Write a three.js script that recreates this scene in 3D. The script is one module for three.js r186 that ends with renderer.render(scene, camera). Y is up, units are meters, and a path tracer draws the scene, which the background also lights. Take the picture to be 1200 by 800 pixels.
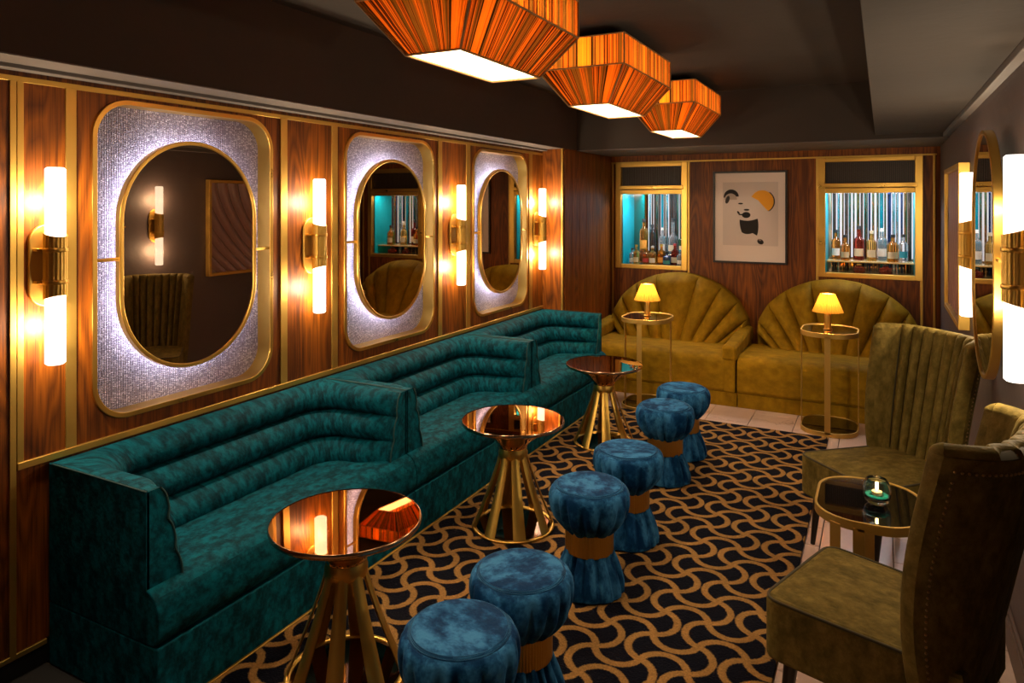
import * as THREE from 'three';
import { RoundedBoxGeometry } from 'three/addons/geometries/RoundedBoxGeometry.js';
import { RectAreaLightUniformsLib } from 'three/addons/lights/RectAreaLightUniformsLib.js';
import * as BGU from 'three/addons/utils/BufferGeometryUtils.js';

// ------------------------------------------------------------------ camera, light, exposure
// room frame: X to the right, Y up, d = depth along the room (three z = -d); the camera stands at X 0, d 0
RectAreaLightUniformsLib.init();
const scene = new THREE.Scene();
scene.background = new THREE.Color(0x000000);
const YAW = 27.8 * Math.PI / 180, F_PX = 824, CY = 238;
const camera = new THREE.PerspectiveCamera(2 * Math.atan(400 / F_PX) * 180 / Math.PI, 1.5, 0.05, 60);
camera.position.set(0, 1.65, 0);
camera.rotation.set(0, YAW, 0);
camera.setViewOffset(1200, 800, 0, 400 - CY, 1200, 800);      // rising-front lens: verticals stay vertical
camera.updateProjectionMatrix();
scene.add(camera);
const renderer = new THREE.WebGLRenderer({ antialias: true });
renderer.toneMapping = THREE.LinearToneMapping;
renderer.toneMappingExposure = 0.97;
renderer.shadowMap.enabled = true;
renderer.shadowMap.type = THREE.PCFSoftShadowMap;

const LIGHT = { sconce: 0.9, pendant: 1.85, led: 62, niche: 105, panel: 0.8, lamp: 1.6, candle: 0.05, cove: 1 };
const WARM = new THREE.Color(1.0, 0.76, 0.50), WARMER = new THREE.Color(1.0, 0.58, 0.24), COOL = new THREE.Color(0.93, 0.92, 1.0);

// ------------------------------------------------------------------ helpers
function rngOf(seed) { let s = seed >>> 0; return () => { s = (s + 0x6D2B79F5) | 0; let t = Math.imul(s ^ (s >>> 15), 1 | s); t = (t + Math.imul(t ^ (t >>> 7), 61 | t)) ^ t; return ((t ^ (t >>> 14)) >>> 0) / 4294967296; }; }
const rnd = rngOf(4711);
const lerp = (a, b, t) => a + (b - a) * t, clamp = (x, a = 0, b = 1) => Math.min(b, Math.max(a, x));
const sstep = (a, b, x) => { const t = clamp((x - a) / (b - a)); return t * t * (3 - 2 * t); };
const used = {};
function numbered(n) { const k = used[n] = (used[n] ?? -1) + 1; return k ? `${n}_${String(k).padStart(3, '0')}` : n; }
function thing(name, label, category, pos = [0, 0, 0], turn = 0, group) {
  const o = new THREE.Group(); o.name = numbered(name); scene.add(o);
  o.position.set(pos[0], pos[1], pos[2]); o.rotation.y = turn;
  o.userData = { label, category }; if (group) o.userData.group = group;
  return o;
}
function struct(name, label, category) {
  const o = new THREE.Group(); o.name = numbered(name); scene.add(o);
  o.userData = { label, category, kind: 'structure' }; return o;
}
function part(name, geo, mat, parent, label) {
  const g = Array.isArray(geo) ? merge(geo) : geo;
  const m = new THREE.Mesh(g, mat); m.name = name; m.castShadow = m.receiveShadow = true; parent.add(m);
  if (label) m.userData.label = label;
  return m;
}
function merge(list) {
  const a = list.map(g => { const q = g.index ? g.toNonIndexed() : g.clone(); for (const k of Object.keys(q.attributes)) if (!['position', 'normal', 'uv'].includes(k)) q.deleteAttribute(k); q.morphAttributes = {}; return q; });
  return BGU.mergeGeometries(a, false);
}
function metric(geo, ou = 0, ov = 0) {           // uv in metres from the dominant axis of each face
  const g = geo.index ? geo.toNonIndexed() : geo; const p = g.attributes.position, n = g.attributes.normal, uv = new Float32Array(p.count * 2);
  for (let i = 0; i < p.count; i++) {
    const ax = Math.abs(n.getX(i)), ay = Math.abs(n.getY(i)), az = Math.abs(n.getZ(i));
    let u, v; if (ay > ax && ay > az) { u = p.getX(i); v = p.getZ(i); } else if (ax > az) { u = p.getZ(i); v = p.getY(i); } else { u = p.getX(i); v = p.getY(i); }
    uv[2 * i] = u + ou; uv[2 * i + 1] = v + ov;
  }
  g.setAttribute('uv', new THREE.BufferAttribute(uv, 2)); return g;
}
// box between room coordinates X0..X1, Y0..Y1, d0..d1
function bx(X0, X1, Y0, Y1, d0, d1, ou = 0, ov = 0) {
  const g = new THREE.BoxGeometry(X1 - X0, Y1 - Y0, d1 - d0); g.translate((X0 + X1) / 2, (Y0 + Y1) / 2, -(d0 + d1) / 2); return metric(g, ou, ov);
}
function rb(w, h, d, x = 0, y = 0, z = 0, r = 0.006, seg = 3) { const g = new RoundedBoxGeometry(w, h, d, seg, r); g.translate(x, y, z); return metric(g); }
function rbx(X0, X1, Y0, Y1, d0, d1, r = 0.004) { return rb(X1 - X0, Y1 - Y0, d1 - d0, (X0 + X1) / 2, (Y0 + Y1) / 2, -(d0 + d1) / 2, r, 2); }
// parametric grid; fn(u,v) -> [x,y,z], uvf(u,v) -> [u,v]
function grid(nu, nv, fn, uvf) {
  const pos = [], uv = [], idx = [];
  for (let j = 0; j <= nv; j++) for (let i = 0; i <= nu; i++) { const u = i / nu, v = j / nv; pos.push(...fn(u, v)); uv.push(...(uvf ? uvf(u, v) : [u, v])); }
  for (let j = 0; j < nv; j++) for (let i = 0; i < nu; i++) { const a = j * (nu + 1) + i, b = a + 1, c = a + nu + 1, d = c + 1; idx.push(a, b, d, a, d, c); }
  const g = new THREE.BufferGeometry(); g.setAttribute('position', new THREE.Float32BufferAttribute(pos, 3)); g.setAttribute('uv', new THREE.Float32BufferAttribute(uv, 2)); g.setIndex(idx); g.computeVertexNormals(); return g;
}
function lathe(pts, seg = 48) { return new THREE.LatheGeometry(pts.map(p => new THREE.Vector2(p[0], p[1])), seg); }
function cyl(r0, r1, h, x, y, z, seg = 24, open = false) { const g = new THREE.CylinderGeometry(r1, r0, h, seg, 1, open); g.translate(x, y, z); return g; }
function bar(a, b, r0, r1 = r0, seg = 12) {       // tapered rod from a to b
  const A = new THREE.Vector3(...a), B = new THREE.Vector3(...b), g = new THREE.CylinderGeometry(r1, r0, A.distanceTo(B), seg);
  g.applyQuaternion(new THREE.Quaternion().setFromUnitVectors(new THREE.Vector3(0, 1, 0), B.clone().sub(A).normalize())); g.translate((A.x + B.x) / 2, (A.y + B.y) / 2, (A.z + B.z) / 2); return g;
}
function tube(pts, r, seg = 60, closed = false, rs = 8) { return new THREE.TubeGeometry(new THREE.CatmullRomCurve3(pts.map(p => new THREE.Vector3(...p)), closed, 'centripetal'), seg, r, rs, closed); }
function roundRect(w, h, r, cx = 0, cy = 0, cls = THREE.Shape) {
  const s = new cls(), x = cx - w / 2, y = cy - h / 2;
  s.moveTo(x + r, y); s.lineTo(x + w - r, y); s.absarc(x + w - r, y + r, r, -Math.PI / 2, 0); s.lineTo(x + w, y + h - r); s.absarc(x + w - r, y + h - r, r, 0, Math.PI / 2);
  s.lineTo(x + r, y + h); s.absarc(x + r, y + h - r, r, Math.PI / 2, Math.PI); s.lineTo(x, y + r); s.absarc(x + r, y + r, r, Math.PI, 1.5 * Math.PI); return s;
}
function extr(shape, depth, bevel = 0, seg = 24) {
  return new THREE.ExtrudeGeometry(shape, { depth: depth - 2 * bevel, bevelEnabled: bevel > 0, bevelSize: bevel, bevelThickness: bevel, bevelOffset: -bevel, bevelSegments: 2, curveSegments: seg }).translate(0, 0, bevel);
}
function onWallX(g, X0) { g.rotateY(Math.PI / 2); g.translate(X0, 0, 0); return g; }   // shape (d, y), extruded along +X from X0
// ------------------------------------------------------------------ tileable noise and textures
function noiser(seed) {
  const r = rngOf(seed), T = new Float32Array(65536); for (let i = 0; i < 65536; i++) T[i] = r();
  return (x, y, px, py) => {
    const xi = Math.floor(x), yi = Math.floor(y), fx = x - xi, fy = y - yi, sx = fx * fx * (3 - 2 * fx), sy = fy * fy * (3 - 2 * fy);
    const h = (a, b) => { a = ((a % px) + px) % px; b = ((b % py) + py) % py; return T[(a * 157 + b * 8191 + a * b * 31) & 65535]; };
    return lerp(lerp(h(xi, yi), h(xi + 1, yi), sx), lerp(h(xi, yi + 1), h(xi + 1, yi + 1), sx), sy);
  };
}
function fbm(n, u, v, px, py, oct = 4, gain = 0.5) { let a = 1, s = 0, t = 0; for (let k = 0; k < oct; k++) { s += a * n(u * px, v * py, px, py); t += a; a *= gain; px *= 2; py *= 2; } return s / t; }
function tex(w, h, fn, sizeU, sizeV, srgb = true) {      // fn(u,v) -> [r,g,b] 0..1
  const data = new Uint8Array(w * h * 4);
  for (let j = 0; j < h; j++) for (let i = 0; i < w; i++) { const c = fn((i + 0.5) / w, (j + 0.5) / h), k = 4 * (j * w + i); for (let q = 0; q < 3; q++) data[k + q] = clamp(c[q]) * 255; data[k + 3] = 255; }
  const t = new THREE.DataTexture(data, w, h, THREE.RGBAFormat); t.wrapS = t.wrapT = THREE.RepeatWrapping; t.magFilter = THREE.LinearFilter; t.minFilter = THREE.LinearMipmapLinearFilter; t.generateMipmaps = true;
  if (srgb) t.colorSpace = THREE.SRGBColorSpace; t.repeat.set(1 / sizeU, 1 / sizeV); t.needsUpdate = true; return t;
}
const mix3 = (a, b, t) => [lerp(a[0], b[0], t), lerp(a[1], b[1], t), lerp(a[2], b[2], t)];
const N1 = noiser(11), N2 = noiser(23), N3 = noiser(37), N4 = noiser(51);
// flat-sawn veneer: rings cut by a slow warp, fine pores along the grain
function woodTex(seedShift, dark, light) {
  return tex(512, 1024, (u, v) => {
    const warp = fbm(N1, u + seedShift, v, 4, 1, 3) * 1.2 + fbm(N2, u, v + seedShift, 3, 1, 3) * 0.6;
    const ring = Math.abs(((warp * 12) % 1 + 1) % 1 * 2 - 1);
    const pore = fbm(N3, u, v, 160, 8, 2), band = fbm(N4, u, v, 9, 1, 2);
    let t = 0.34 * Math.pow(ring, 0.8) + 0.33 * band + 0.33 * pore; if (pore < 0.3) t -= 0.12;
    return mix3(dark, light, clamp(t));
  }, 0.62, 1.35);
}
const woodMapA = woodTex(0.13, [0.22, 0.092, 0.008], [0.68, 0.385, 0.07]);
const woodMapB = woodTex(0.61, [0.21, 0.09, 0.008], [0.65, 0.365, 0.068]);
// crushed velvet: pile lying in patches with torn outlines
function velvetTex(lo, hi, sharp, size = 0.7) {
  return tex(512, 512, (u, v) => {
    const a = fbm(N1, u, v, 7, 7, 5, 0.62), b = fbm(N2, u + 0.06 * a, v, 16, 9, 4, 0.6), f = fbm(N3, u, v, 128, 128, 2);
    let t = sstep(0.5 - sharp, 0.5 + sharp, 0.55 * a + 0.45 * b); t = clamp(t + (f - 0.5) * 0.22);
    return mix3(lo, hi, t);
  }, size, size);
}
const velvetBump = tex(256, 256, (u, v) => { const c = 0.7 * fbm(N2, u, v, 10, 8, 4, 0.6) + 0.3 * fbm(N3, u, v, 90, 90, 2); return [c, c, c]; }, 0.7, 0.7, false);
function velvet(lo, hi, sharp, sheen, sr = 0.35, size = 0.7) {
  return new THREE.MeshPhysicalMaterial({ map: velvetTex(lo, hi, sharp, size), roughness: 0.75, sheen: 1, sheenColor: new THREE.Color().setRGB(...sheen), sheenRoughness: sr, bumpMap: velvetBump, bumpScale: 0.004, specularIntensity: 0.18, side: THREE.DoubleSide });
}
const brushed = tex(256, 256, (u, v) => { const c = 0.35 + 0.5 * fbm(N3, u, v, 3, 96, 3); return [c, c, c]; }, 0.25, 0.25, false);
const smudge = tex(256, 256, (u, v) => { const c = 0.45 + 0.4 * fbm(N1, u, v, 5, 5, 4); return [c, c, c]; }, 0.5, 0.5, false);
const plaster = tex(256, 256, (u, v) => { const c = fbm(N2, u, v, 12, 12, 5, 0.6); return [c, c, c]; }, 0.8, 0.8, false);

const S = (o) => new THREE.MeshStandardMaterial(o), Ph = (o) => new THREE.MeshPhysicalMaterial(o), C = (r, g, b) => new THREE.Color().setRGB(r, g, b);
const M = {
  woodA: Ph({ map: woodMapA, roughness: 0.45, clearcoat: 0.08, clearcoatRoughness: 0.3, specularIntensity: 0.5 }),
  woodB: Ph({ map: woodMapB, roughness: 0.45, clearcoat: 0.08, clearcoatRoughness: 0.3, specularIntensity: 0.5 }),
  brass: S({ color: C(0.64, 0.41, 0.095), metalness: 1, roughness: 0.72, roughnessMap: smudge }),
  brassPol: S({ color: C(0.70, 0.43, 0.095), metalness: 1, roughness: 0.5, roughnessMap: smudge }),
  brassStrap: S({ color: C(0.78, 0.50, 0.11), metalness: 1, roughness: 0.36 }),
  bronzeDark: S({ color: C(0.16, 0.09, 0.05), metalness: 1, roughness: 0.06 }),
  brassSatin: S({ color: C(0.64, 0.42, 0.11), metalness: 1, roughness: 0.5 }),
  bronzeMirror: S({ color: C(0.62, 0.34, 0.16), metalness: 1, roughness: 0.02 }),
  bronzeEdge: S({ color: C(0.62, 0.40, 0.24), metalness: 1, roughness: 0.16 }),
  mirror: S({ color: C(0.44, 0.34, 0.25), metalness: 1, roughness: 0.01 }),
  darkWood: S({ color: C(0.012, 0.008, 0.006), roughness: 0.35 }),
  blackGlass: Ph({ color: C(0.004, 0.003, 0.003), roughness: 0.03, clearcoat: 1, clearcoatRoughness: 0.01 }),
  ceiling: S({ color: C(0.042, 0.033, 0.027), roughness: 0.9, bumpMap: plaster, bumpScale: 0.0015 }),
  cornice: S({ color: C(0.12, 0.103, 0.095), roughness: 0.6 }),
  wallDark: S({ color: C(0.085, 0.062, 0.060), roughness: 0.55, bumpMap: plaster, bumpScale: 0.002 }),
  black: S({ color: C(0.006, 0.005, 0.005), roughness: 0.6 }),
  teal: velvet([0.0, 0.15, 0.19], [0.0, 0.355, 0.425], 0.24, [0.02, 0.24, 0.29], 0.3, 0.27),
  blue: velvet([0.0, 0.17, 0.33], [0.21, 0.46, 0.66], 0.17, [0.22, 0.36, 0.48], 0.35, 0.5),
  mustard: velvet([0.47, 0.35, 0.04], [0.61, 0.47, 0.085], 0.34, [0.34, 0.26, 0.06], 0.35, 0.5),
  olive: velvet([0.31, 0.265, 0.105], [0.48, 0.41, 0.20], 0.28, [0.30, 0.26, 0.14], 0.35, 0.3),
  piping: S({ color: C(0.008, 0.05, 0.055), roughness: 0.8 }),
  pipingOlive: S({ color: C(0.055, 0.042, 0.014), roughness: 0.8 }),
  turquoise: S({ color: C(0.0, 0.36, 0.46), roughness: 0.4 }),
  tubeGlow: S({ color: 0xffffff, emissive: C(1.0, 0.93, 0.84), emissiveIntensity: 2.2, roughness: 0.3 }),
};
function glow(c, k) { return S({ color: C(0.2, 0.2, 0.2), emissive: c, emissiveIntensity: k, roughness: 0.6 }); }

// ------------------------------------------------------------------ room shell
const XL = -2.66, XR = 0.425, DB = 6.84, DF = -1.6, YS = 2.13, YC = 2.57, DRET = 5.62, XS = -2.467, YRS = 2.16, XRS = -0.05, DBS = 5.94;
{
  const c = struct('ceiling', 'dark brown painted ceiling with lowered bulkheads around the edges', 'ceiling');
  part('ceiling_slab', bx(XL - 0.4, XR + 0.3, YC, YC + 0.12, DF - 0.2, 7.5), M.ceiling, c);
  part('bulkhead', bx(XL - 0.3, XS, YS, YC, DF, 7.4), M.ceiling, c);
  part('bulkhead', bx(XS, XR + 0.2, YS, YC, DBS, 7.4), M.ceiling, c);
  part('bulkhead', bx(XRS, XR + 0.2, YRS, YC, DF, DBS), M.ceiling, c);
  for (const [n, g] of [['trim_1', [rbx(XL, XL + 0.05, YS - 0.022, YS + 0.0, DF, DRET, 0.004), rbx(XL + 0.05, XS + 0.003, YS - 0.006, YS, DF, DRET, 0.002)]], ['trim_2', [rbx(XS, XR, YS - 0.006, YS, DBS - 0.003, DB, 0.002)]], ['trim_3', [rbx(XR - 0.04, XR, YRS - 0.03, YRS, DF, DBS, 0.004)]]]) {
    const m = part(n, g, M.cornice, scene); m.userData = { kind: 'structure', category: 'cornice', label: { trim_1: 'pale grey cornice strip above the wood panelling and mirrors', trim_2: 'pale grey underside strip above the bottle niches', trim_3: 'pale pinkish cornice strip along top of the dark plain wall' }[n] };
  }
}
// floor with stone tiles round the rug
const stoneTex = [0, 1].map(k => tex(256, 512, (u, v) => {
  const w = fbm(N1, u + k * 0.37, v, 3, 3, 4), vein = Math.abs(fbm(N2, u, v + k * 0.29, 2, 3, 5, 0.55) + 0.25 * w - 0.6), g = fbm(N3, u, v, 60, 60, 2);
  let c = mix3([0.74, 0.63, 0.58], [0.84, 0.74, 0.69], w); if (vein < 0.012) c = mix3(c, [0.58, 0.48, 0.43], 1 - vein / 0.012); return c.map(x => x + (g - 0.5) * 0.03);
}, 0.62, 1.24));
{
  const f = struct('floor', 'pale pinkish stone tile floor with thin grey joints', 'floor');
  part('screed', bx(XL - 0.3, XR + 0.3, -0.15, -0.008, DF - 0.2, 7.4), S({ color: C(0.16, 0.13, 0.115), roughness: 0.9 }), f);
  part('border_slab', bx(XL - 0.08, -2.04, -0.0075, 0.0, DF, 1.454), M.black, f, 'black floor border along the panelled wall');
  const mats = stoneTex.map(t => Ph({ map: t, roughness: 0.28, clearcoat: 0.3, clearcoatRoughness: 0.15 }));
  const w = 0.312, l = 0.6; const tileG = (X0, X1, d0, d1, o) => rb(X1 - X0 - 0.004, 0.02, d1 - d0 - 0.004, (X0 + X1) / 2, -0.01, -(d0 + d1) / 2, 0.002, 1);
  for (let i = -7; i < 4; i++) for (let j = -3; j < 10; j++) {
    const X0 = -0.268 + i * w, d0 = 0.38 + j * l + (i & 1 ? 0.3 : 0); if (X0 + w < XL || X0 > XR) continue;
    const X1 = Math.min(X0 + w, XR + 0.02), d1 = d0 + l; if (d1 < DF || d0 > 6.1) continue;
    if (X1 < -0.40 && d1 < 5.30 && d0 > 0.3) continue;      // wholly under the rug and the banquette
    if (X0 < -2.1 && d1 < 5.3) continue;
    part('floor_tile', tileG(X0, X1, d0, d1), mats[((i * 7 + j * 3) % 2 + 2) % 2], f);
  }
}
// --- left wall: veneer panels between brass strips, three recessed mirror niches
const MIRY = 1.43, MIRD = [2.062, 3.473, 4.865], NW = 0.885, NH = 1.25, NR = 0.15;
{
  const w = struct('wall_left', 'walnut veneer panelled wall with brass strips and backlit recesses', 'wall');
  part('wall_core', bx(XL - 0.3, XL - 0.08, 0, YS, DF, DRET), M.woodB, w);
  const vert = [[1.333, 1.3545], [1.356, 1.378], [1.52, 1.56], [2.563, 2.608], [2.931, 2.978], [3.969, 4.017], [4.332, 4.387], [5.35, 5.41]];
  const y0 = 0.748, y1 = 2.072;
  const flat = [[DF, 1.333], [1.378, 1.52], [2.608, 2.931], [4.017, 4.332], [5.41, DRET]];
  flat.forEach(([a, b], i) => part('veneer_panel', bx(XL - 0.08, XL, i ? y0 : 0.09, y1, a, b, i * 0.37 + 0.1, i * 0.23), i % 2 ? M.woodA : M.woodB, w));
  [[1.56, 2.563], [2.978, 3.969], [4.387, 5.35]].forEach(([a, b], i) => {
    const s = new THREE.Shape(); s.moveTo(a, y0); s.lineTo(b, y0); s.lineTo(b, y1); s.lineTo(a, y1); s.closePath();
    s.holes.push(roundRect(NW, NH, NR, MIRD[i], MIRY, THREE.Path));
    part('veneer_panel', onWallX(extr(s, 0.08), XL - 0.08), i % 2 ? M.woodB : M.woodA, w);
  });
  part('veneer_panel', bx(XL - 0.08, XL, 0.09, 0.722, 1.356, DRET, 0.3, 0.5), M.woodB, w);
  part('veneer_panel', bx(XL - 0.08, XL - 0.004, y1, YS, DF, DRET, 0.2, 0.1), M.woodB, w);
  vert.forEach(([a, b], i) => part('brass_strip', rbx(XL - 0.02, XL + 0.006, i === 0 ? 0.085 : y0 - 0.002, y1 + 0.004, a, b, 0.002), M.brass, w));
  part('brass_strip', rbx(XL - 0.02, XL + 0.005, y1, y1 + 0.02, DF, DRET, 0.002), M.brass, w);
  part('brass_rail', rbx(XL - 0.02, XL + 0.01, 0.722, 0.748, 1.356, DRET, 0.003), M.brass, w);
  part('brass_strip', rbx(XL - 0.02, XL + 0.006, 0.07, 0.088, DF, 1.456, 0.002), M.brass, w);
  const mosaic = tex(512, 512, (u, v) => {                     // glass beads set in upright rows, a few millimetres each
    const cx = u * 32, cy = v * 48 + (Math.floor(cx) & 1) * 0.5, fx = cx - Math.floor(cx) - 0.5, fy = cy - Math.floor(cy) - 0.5;
    const e = Math.max(Math.abs(fx) * 1.05, Math.abs(fy)), t = 1 - sstep(0.34, 0.5, e), k = N3(Math.floor(cx), Math.floor(cy) % 48, 32, 48);
    return mix3([0.30, 0.27, 0.33], mix3([0.50, 0.46, 0.55], [0.86, 0.82, 0.90], k * k), t);
  }, 0.26, 0.26);
  const mosB = tex(256, 256, (u, v) => { const cx = u * 16, cy = v * 24 + (Math.floor(cx) & 1) * 0.5; const c = clamp(1.3 - 2.2 * Math.hypot(cx - Math.floor(cx) - 0.5, cy - Math.floor(cy) - 0.5)); return [c, c, c]; }, 0.16, 0.16, false);
  M.mosaic = S({ map: mosaic, bumpMap: mosB, bumpScale: 0.003, roughness: 0.35 });
  MIRD.forEach((d, i) => {
    part('mosaic_panel', onWallX(extr(roundRect(NW + 0.01, NH + 0.01, NR, d, MIRY), 0.012), XL - 0.084), M.mosaic, w, 'lilac grey bead mosaic backing in the recess');
    const o = roundRect(NW + 0.008, NH + 0.008, NR + 0.004, d, MIRY); o.holes.push(roundRect(NW - 0.032, NH - 0.032, NR - 0.016, d, MIRY, THREE.Path));
    part('brass_surround', onWallX(extr(o, 0.09, 0.002, 20), XL - 0.078), M.brassPol, w, 'brass lining of the rounded recess');
  });
  const r = struct('wall_return', 'short walnut return wall closing the end of the panelled wall', 'wall');
  part('return_block', bx(XL - 0.3, XS, 0, YS, DRET, 7.3, 0.4, 0.2), M.woodA, r);
  part('brass_strip', rbx(XS - 0.012, XS + 0.004, 0, YS, DRET - 0.004, DRET + 0.012, 0.002), M.brass, r);
  for (let k = 0; k < 7; k++) part('veneer_panel', rbx(XS, XS + 0.012, 0.02, YS - 0.012, DRET + 0.03 + k * 0.168, DRET + 0.03 + (k + 1) * 0.168 - 0.004, 0.003), k % 2 ? M.woodA : M.woodB, r);
  const sk = struct('baseboard_left', 'black skirting board under the panelled wall', 'baseboard');
  part('skirting', bx(XL - 0.08, XL - 0.004, 0, 0.09, DF, DRET), M.black, sk);
}
// --- right wall, wall behind the camera
{
  const w = struct('wall_right', 'plain dark plum brown painted wall', 'wall');
  part('wall_core', bx(XR, XR + 0.2, 0, YC, DF - 0.2, 7.4), M.wallDark, w);
  const b = struct('baseboard_right', 'dark brown skirting board along the plain wall', 'baseboard');
  part('skirting', [rbx(XR - 0.018, XR, 0, 0.11, DF, DB - 1.0, 0.003), rbx(XR - 0.012, XR, 0.11, 0.13, DF, DB - 1.0, 0.003)], S({ color: C(0.10, 0.066, 0.055), roughness: 0.45 }), b);
  const n = struct('wall_near', 'dark painted wall at the open end of the room', 'wall');
  part('wall_core', bx(XL - 0.3, XR + 0.2, 0, YC, DF - 0.2, DF), M.wallDark, n);
}
// --- back wall with two bottle niches
const NL = [-2.35, -1.735], NRt = [-0.452, 0.241], OY = [1.035, 1.74];
const back = struct('wall_back', 'walnut panelled back wall with two brass framed bottle niches', 'wall');
{
  const P = (X0, X1, Y0, Y1, k) => part('veneer_panel', bx(X0, X1, Y0, Y1, DB, DB + 0.03, k * 0.41, k * 0.19), k % 2 ? M.woodA : M.woodB, back);
  part('wall_core', bx(XL - 0.3, XR + 0.2, 0, YC, DB + 0.45, DB + 0.6), M.black, back);
  P(XS, XR, 2.066, YS, 1); P(XS, -2.36, 0, 2.066, 2); P(-2.36, -1.72, 0, 1.0, 3); P(-1.72, -0.46, 0, 2.066, 4); P(-0.46, 0.25, 0, 1.0, 5); P(0.25, XR, 0, 2.066, 6);
  P(-2.36, -1.72, 2.03, 2.066, 1); P(-0.46, 0.25, 2.03, 2.066, 2);
  const B = (X0, X1, Y0, Y1, o = 0.014) => part('brass_strip', rbx(X0, X1, Y0, Y1, DB - o, DB + 0.02, 0.003), M.brass, back);
  B(XS + 0.012, 0.40, 2.05, 2.066, 0.008);
  for (const x of [-2.452, -1.678, -0.528, 0.278]) B(x, x + 0.022, 0, 2.05, 0.008);
  B(0.372, 0.39, 0, 2.05, 0.008);
  [NL, NRt].forEach(([a, b], k) => {
    const fr = (X0, X1, Y0, Y1, o) => part('niche_frame', rbx(X0, X1, Y0, Y1, DB - o, DB + 0.05, 0.004), M.brassPol, back);
    fr(a - 0.058, a, OY[0] - 0.04, 2.05, 0.02); fr(b, b + 0.058, OY[0] - 0.04, 2.05, 0.02);
    fr(a, b, 2.013, 2.05, 0.02); fr(a, b, OY[0] - 0.04, OY[0], 0.02); fr(a, b, 1.74, 1.784, 0.02); fr(a - 0.02, b + 0.02, 1.788, 1.826, 0.03);
    part('grille_back', bx(a, b, 1.82, 2.02, DB + 0.035, DB + 0.05), S({ color: C(0.02, 0.013, 0.009), roughness: 0.5 }), back);
    const ribs = []; const n = 44; for (let i = 0; i < n; i++) ribs.push(bx(lerp(a, b, (i + 0.2) / n), lerp(a, b, (i + 0.75) / n), 1.826, 2.013, DB + 0.02, DB + 0.036));
    const gr = part('grille_ribs', ribs, S({ color: C(0.05, 0.033, 0.022), roughness: 0.4 }), back, 'fine upright dark grille ribs'); gr.userData.kind = 'stuff';
    const D1 = DB + 0.42;
    part('niche_side', bx(a - 0.02, a, OY[0] - 0.04, 1.80, DB + 0.03, D1), M.turquoise, back, 'turquoise painted niche side');
    part('niche_side', bx(b, b + 0.02, OY[0] - 0.04, 1.80, DB + 0.03, D1), M.turquoise, back, 'turquoise painted niche side');
    part('niche_top', bx(a - 0.02, b + 0.02, 1.765, 1.80, DB + 0.03, D1), M.cornice, back);
    part('niche_floor', bx(a - 0.02, b + 0.02, OY[0] - 0.06, OY[0] - 0.01, DB + 0.03, D1), k ? S({ color: C(0.30, 0.34, 0.26), roughness: 0.15 }) : S({ color: C(0.05, 0.12, 0.14), roughness: 0.15 }), back);
    part('niche_back', bx(a - 0.02, b + 0.02, OY[0] - 0.06, 1.80, D1, D1 + 0.02), M.mirror, back, 'mirrored niche back');
    // opal light panel behind a row of upright mirrored and tinted glass flutes
    const lpm = glow(COOL, LIGHT.panel), px0 = a + (k ? 0.03 : 0.16);
    part('light_panel', bx(px0, b, 1.15, 1.76, D1 - 0.02, D1 - 0.004), lpm, back, 'glowing white panel behind the flutes');
    const fl = [M.mirror, S({ color: C(0.85, 0.86, 0.9), metalness: 1, roughness: 0.04 }), Ph({ color: C(0.0, 0.11, 0.15), roughness: 0.08, clearcoat: 1 }), Ph({ color: C(0.035, 0.018, 0.012), roughness: 0.06, clearcoat: 1 }), M.bronzeMirror, S({ color: C(0.05, 0.08, 0.22), metalness: 0.9, roughness: 0.06 })];
    const q = rngOf(900 + k), nf = k ? 20 : 16;
    for (let i = 0; i < nf; i++) {
      const x = lerp(px0 + 0.01, b - 0.01, (i + 0.5) / nf) + (q() - 0.5) * 0.008, r = 0.008 + q() * 0.009;
      const mI = [1, 0, 3, 4, 2, 1, 3, 0, 4, 5][Math.floor(q() * 10)];
      part('glass_flute', cyl(r, r, 1.765 - OY[0] + 0.01, x, (OY[0] + 1.755) / 2, -(D1 - 0.035 - q() * 0.02), 10), fl[mI], back);
    }
    const L = new THREE.RectAreaLight(COOL, LIGHT.niche, b - a - 0.06, 0.06); L.position.set((a + b) / 2, 1.755, -(DB + 0.10)); L.lookAt((a + b) / 2, 0.9, -(DB + 0.24)); L.name = 'niche_light'; scene.add(L);
    part('light_strip', bx(a + 0.02, b - 0.02, 1.757, 1.766, DB + 0.055, DB + 0.13), glow(COOL, 3), back, 'white light strip under the niche top');
  });
}

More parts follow.
